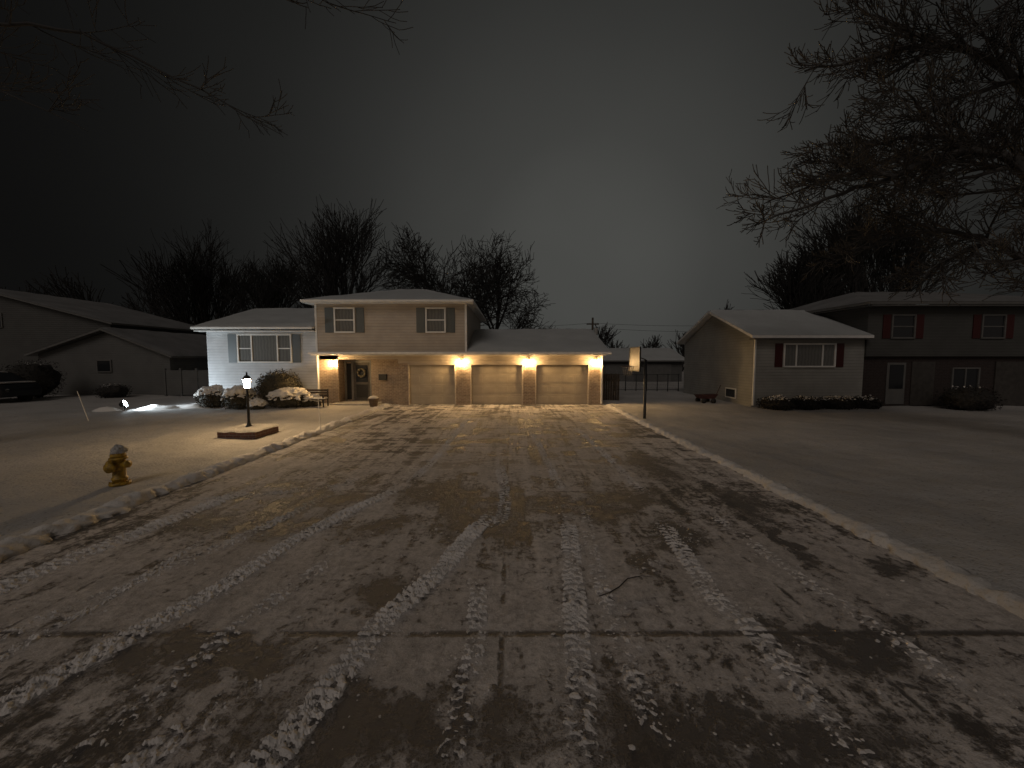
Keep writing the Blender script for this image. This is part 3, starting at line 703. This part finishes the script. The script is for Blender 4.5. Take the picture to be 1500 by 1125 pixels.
# parked car (left edge)
e=empty('parked_car',(-28.2,20,0))
prof=[(-30.4,.35),(-30.45,.8),(-30.2,1.0),(-29.6,1.05),(-28.9,1.55),(-27.3,1.6),(-26.6,1.15),(-25.9,1.0),(-25.75,.75),(-25.8,.35)]
o=prism('body',e,[(a,19.2,b) for a,b in prof],(0,1.75,0),CARP); b=o.modifiers.new('b','BEVEL'); b.width=.07; b.segments=3
gp=[(-29.4,1.1),(-28.85,1.5),(-27.4,1.53),(-26.8,1.15)]
prism('side_glass',e,[(a,19.19,b) for a,b in gp],(0,.02,0),GLASS)
for i,x in enumerate((-29.6,-26.65)):
    for j,yy in enumerate((19.28,20.98)): lathe('wheel_%d%d'%(i,j),e,[(.2,-.01),(.33,0),(.33,.2),(.2,.21)],(x,yy,.33),RUB,24,Matrix.Rotation(R(90),3,'X')); 
    lathe('hub_%d'%i,e,[(.05,.0),(.19,.01)],(x,19.07,.33),TRIMD,12,Matrix.Rotation(R(-90),3,'X'))
box('roof_snow',e,-28.8,-27.4,19.3,20.85,1.58,1.66,SNOW,.04); box('hood_snow',e,-26.6,-25.95,19.3,20.85,1.06,1.13,SNOW,.03)
lathe('headlight',e,[(.07,0),(.09,.03)],(-25.79,19.5,.72),TRIMD,12,Matrix.Rotation(R(90),3,'Y'))

# ------------------------------------------------------------------ tyre tracks
def chunk(V,Fs,c,sx,sy,sz,ang,rng):
    k=len(V); ca,sa=math.cos(ang),math.sin(ang)
    ring=7
    for lev,(rr,zz) in enumerate(((1,0),(.92,.6),(.5,1))):
        for i in range(ring):
            a=2*math.pi*i/ring; j=rng.uniform(.6,1.2); px=math.cos(a)*sx*rr*j; py=math.sin(a)*sy*rr*j
            V.append((c[0]+px*ca-py*sa,c[1]+px*sa+py*ca,.0+zz*sz*rng.uniform(.7,1.3)))
    for l in range(2):
        for i in range(ring): Fs.append((k+l*ring+i,k+l*ring+(i+1)%ring,k+(l+1)*ring+(i+1)%ring,k+(l+1)*ring+i))
    Fs.append(tuple(k+2*ring+i for i in range(ring)))
def track(pts,w,density,seed,lug=.085,rough=1.0):
    rng=random.Random(seed); V=[];Fs=[]
    pts=[Vector((a,b,0)) for a,b in pts]
    path=[]; step=.013
    for i in range(len(pts)-1):
        p0=pts[max(i-1,0)];p1=pts[i];p2=pts[i+1];p3=pts[min(i+2,len(pts)-1)]
        n=max(2,int((p2-p1).length/step))
        for k in range(n):
            t=k/n; path.append(.5*((2*p1)+(p2-p0)*t+(2*p0-5*p1+4*p2-p3)*t*t+(3*p1-p0-3*p2+p3)*t**3))
    nc=20; m=len(path)-1; total=m*step; s=0
    for i in range(m):
        p=path[i]; d=(path[i+1]-p); s+=d.length; d.normalize(); n=Vector((-d.y,d.x,0))
        ends=min(1,i*step/.5,(total-i*step)/.9)
        pres=density+.55*noise.noise(Vector((p.x*1.3,p.y*1.3,seed)))+.6*noise.noise(Vector((p.x*4,p.y*4,seed)))
        side=.5*noise.noise(Vector((seed,s*1.7,0)))
        for c in range(nc+1):
            u=(c/nc*2-1); uu=abs(u)
            wob=.5*noise.noise(Vector((p.x*6,p.y*6,u*1.5+seed)))
            ph=2*math.pi*(s/lug+(u*.55 if u>0 else -u*.55)+(.5 if u>0 else 0)+wob)
            L=math.sin(ph)**.6 if math.sin(ph)>0 else -.35
            q=p+n*(u*w*.5*(1+.25*noise.noise(Vector((s*4,u*2,seed)))))
            h=.011*L*(1.0 if .10<uu<.9 else .0)
            h+=rough*(.019*noise.noise(Vector((q.x*19,q.y*19,seed)))+.013*noise.noise(Vector((q.x*55,q.y*55,seed))))
            h+=.015*(pres-.72+side*u)-.012*(1-ends)*2
            if uu>.8: h-=.02*(uu-.8)/.2
            V.append((q.x,q.y,min(.026,max(-.03,h))))
    for i in range(m-1):
        for c in range(nc):
            a=i*(nc+1)+c; 
            if max(V[a][2],V[a+1][2],V[a+nc+1][2],V[a+nc+2][2])>0: Fs.append((a,a+1,a+nc+2,a+nc+1))
    for i in range(0,m,3):
        p=path[i]; d=(path[i+1]-p).normalized(); n=Vector((-d.y,d.x,0))
        dens=density*(.8+1.3*noise.noise(Vector((p.x*1.5,p.y*1.5,seed))))
        for k in range(int(3*dens+rng.random())):
            off=rng.gauss(0,w*.42); q=p+n*off+d*rng.uniform(-.03,.03); z=rng.uniform(.003,.011); chunk(V,Fs,q,z*1.3,z,z*.9,rng.uniform(0,3),rng)
    meshobj('tire_track',V,Fs,SNOWC,smooth=False)
track([(-3.8,1.5),(-3.6,1.9),(-3.45,2.43),(-3.22,3.14),(-2.98,3.84),(-2.78,4.92),(-2.33,6.13),(-1.95,7.0)],.27,1.12,1)
track([(-1.6,1.6),(-1.42,2.14),(-1.27,2.71),(-1.12,3.36),(-.81,4.03),(-.46,5.23),(-.09,5.9)],.28,1.15,2)
track([(.35,1.8),(.42,2.1),(.54,2.95),(.63,3.67),(.74,4.66),(.9,6.0)],.26,.68,3)
track([(2.04,1.9),(2.06,2.25),(2.1,3.1),(2.0,3.56),(2.08,4.45),(2.2,5.7)],.26,.50,4)
track([(-5.3,2.5),(-5.25,3.76),(-5.22,4.15),(-5.05,5.0),(-4.9,5.85),(-4.7,7)],.36,.8,5)
track([(-4.1,2.3),(-4.04,2.9),(-3.96,3.55),(-4.0,5.2)],.14,.55,6)
track([(-2.35,1.5),(-2.2,2.06),(-1.98,2.4),(-1.9,2.7)],.25,1.0,7)
track([(-1.95,7.0),(-1.8,8.5),(-1.75,11),(-1.7,15)],.2,.28,8); track([(.9,6.5),(.8,9),(.7,12)],.2,.26,9); track([(2.3,6.5),(2.3,9),(2.2,13)],.2,.26,10)
track([(-2.6,1.8),(-2.4,3.2),(-2.1,4.4),(-1.8,5.6)],.22,.18,11)
track([(.95,1.8),(.9,3),(1.0,4.6),(1.25,6.5)],.2,.14,12); track([(-.2,5.0),(-.1,6.4),(-.3,8.5)],.24,.3,13); track([(3.3,2.4),(3.1,4.2),(3.0,6.2)],.2,.16,14)
track([(-4.6,2.6),(-3.9,4.0),(-3.3,5.8),(-3.0,8)],.24,.14,15); track([(-.4,1.8),(-.3,3.2),(-.5,4.6)],.22,.12,16); track([(-5.4,6.2),(-4.0,6.6),(-2.4,7.4)],.2,.3,17)
# scattered clumps
rng=random.Random(5);V=[];Fs=[]
for cx,cy,n,sd in ((-.7,5.2,60,.35),(1.6,4.3,40,.12),(-1.3,6.2,60,.4),(2.2,4.9,70,.2),(.7,5.8,50,.3),(-3.4,5.2,60,.45),(-1.0,5.0,26,.12),(1.1,2.6,60,.6),(-4.8,5.3,60,.3),(0,3.5,700,2.4),(0,5.5,600,2.8)):
    for i in range(n):
        s=rng.uniform(.002,.010) if rng.random()<.92 else rng.uniform(.010,.020); chunk(V,Fs,(rng.gauss(cx,sd),rng.gauss(cy,sd*.7),0),s*1.3,s,s*.5,rng.uniform(0,3),rng)
meshobj('snow_crumbs',V,Fs,SNOWC)
# fallen branch
T=Tubes(); rng=random.Random(3)
P=[Vector((.86,3.6,.02)),Vector((.98,3.64,.035)),Vector((1.1,3.74,.03)),Vector((1.22,3.86,.045)),Vector((1.38,3.90,.05)),Vector((1.50,3.92,.03))]
T.tube(P,[.004,.006,.006,.006,.004,.002],6); T.tube([P[1],Vector((.95,3.58,.03)),Vector((1.0,3.52,.02))],[.005,.004,.002],5); T.tube([P[3],Vector((1.3,3.84,.08)),Vector((1.35,3.8,.09))],[.004,.003,.002],5)
T.obj('fallen_branch',BARK)

# ------------------------------------------------------------------ world & lights
w=bpy.data.worlds.new('World'); scene.world=w; w.use_nodes=True; nt=w.node_tree; nt.nodes.clear(); N=NT(nt)
out=nt.nodes.new('ShaderNodeOutputWorld'); bg=nt.nodes.new('ShaderNodeBackground'); nt.links.new(bg.outputs[0],out.inputs[0])
gd=N.coord('Generated')
g=Vector((math.sin(R(11))*math.cos(R(13)),math.cos(R(11))*math.cos(R(13)),math.sin(R(13))))
vm=nt.nodes.new('ShaderNodeVectorMath'); vm.operation='DOT_PRODUCT'; nt.links.new(gd,vm.inputs[0]); vm.inputs[1].default_value=g
fac=N.m('MULTIPLY_ADD',vm.outputs['Value'],.5,.5)
cr=nt.nodes.new('ShaderNodeValToRGB'); nt.links.new(fac,cr.inputs[0])
cr.color_ramp.interpolation='B_SPLINE'
E=cr.color_ramp.elements
E[0].position=0;E[0].color=(.095,.080,.068,1);E[1].position=1;E[1].color=(.070,.071,.066,1)  # ramp start: sky behind the camera brightened, added as ambient fill
for p_,c_ in ((.3,(.063,.053,.046)),(.5,(.010,.009,.008)),(.70,(.0034,.0033,.0032)),(.78,(.0056,.0056,.0054)),(.86,(.0120,.0121,.0114)),(.93,(.0255,.0257,.0242)),(.98,(.050,.0505,.047))):
    x_=E.new(p_); x_.color=(*c_,1)
nz=N.noise(gd,2.2,3,.5)
mul=N.ramp(nz,.3,.7,.93,1.06,False)
vs=nt.nodes.new('ShaderNodeVectorMath'); vs.operation='SCALE'; nt.links.new(cr.outputs[0],vs.inputs[0]); nt.links.new(mul,vs.inputs['Scale'])
nt.links.new(vs.outputs[0],bg.inputs[0]); bg.inputs[1].default_value=1.0
w.cycles.sampling_method='MANUAL'; w.cycles.sample_map_resolution=256
sd=bpy.data.lights.new('street_light_fill','SUN'); sd.energy=.32; sd.angle=R(28); sd.color=(1,.88,.80)  # dim directional fill added for the unseen street light behind the camera
so=bpy.data.objects.new('street_light_fill',sd); COL.objects.link(so); so.location=(-10,-20,20)
so.rotation_euler=Vector((.28,.72,-.64)).to_track_quat('-Z','Y').to_euler()

cam=bpy.data.cameras.new('camera'); cam.sensor_width=36; cam.lens=13.42; cam.clip_start=.05; cam.clip_end=2000
co=bpy.data.objects.new('camera',cam); COL.objects.link(co); co.location=(0,0,2.35); co.rotation_euler=(R(90-3.83),0,R(-.1)); scene.camera=co
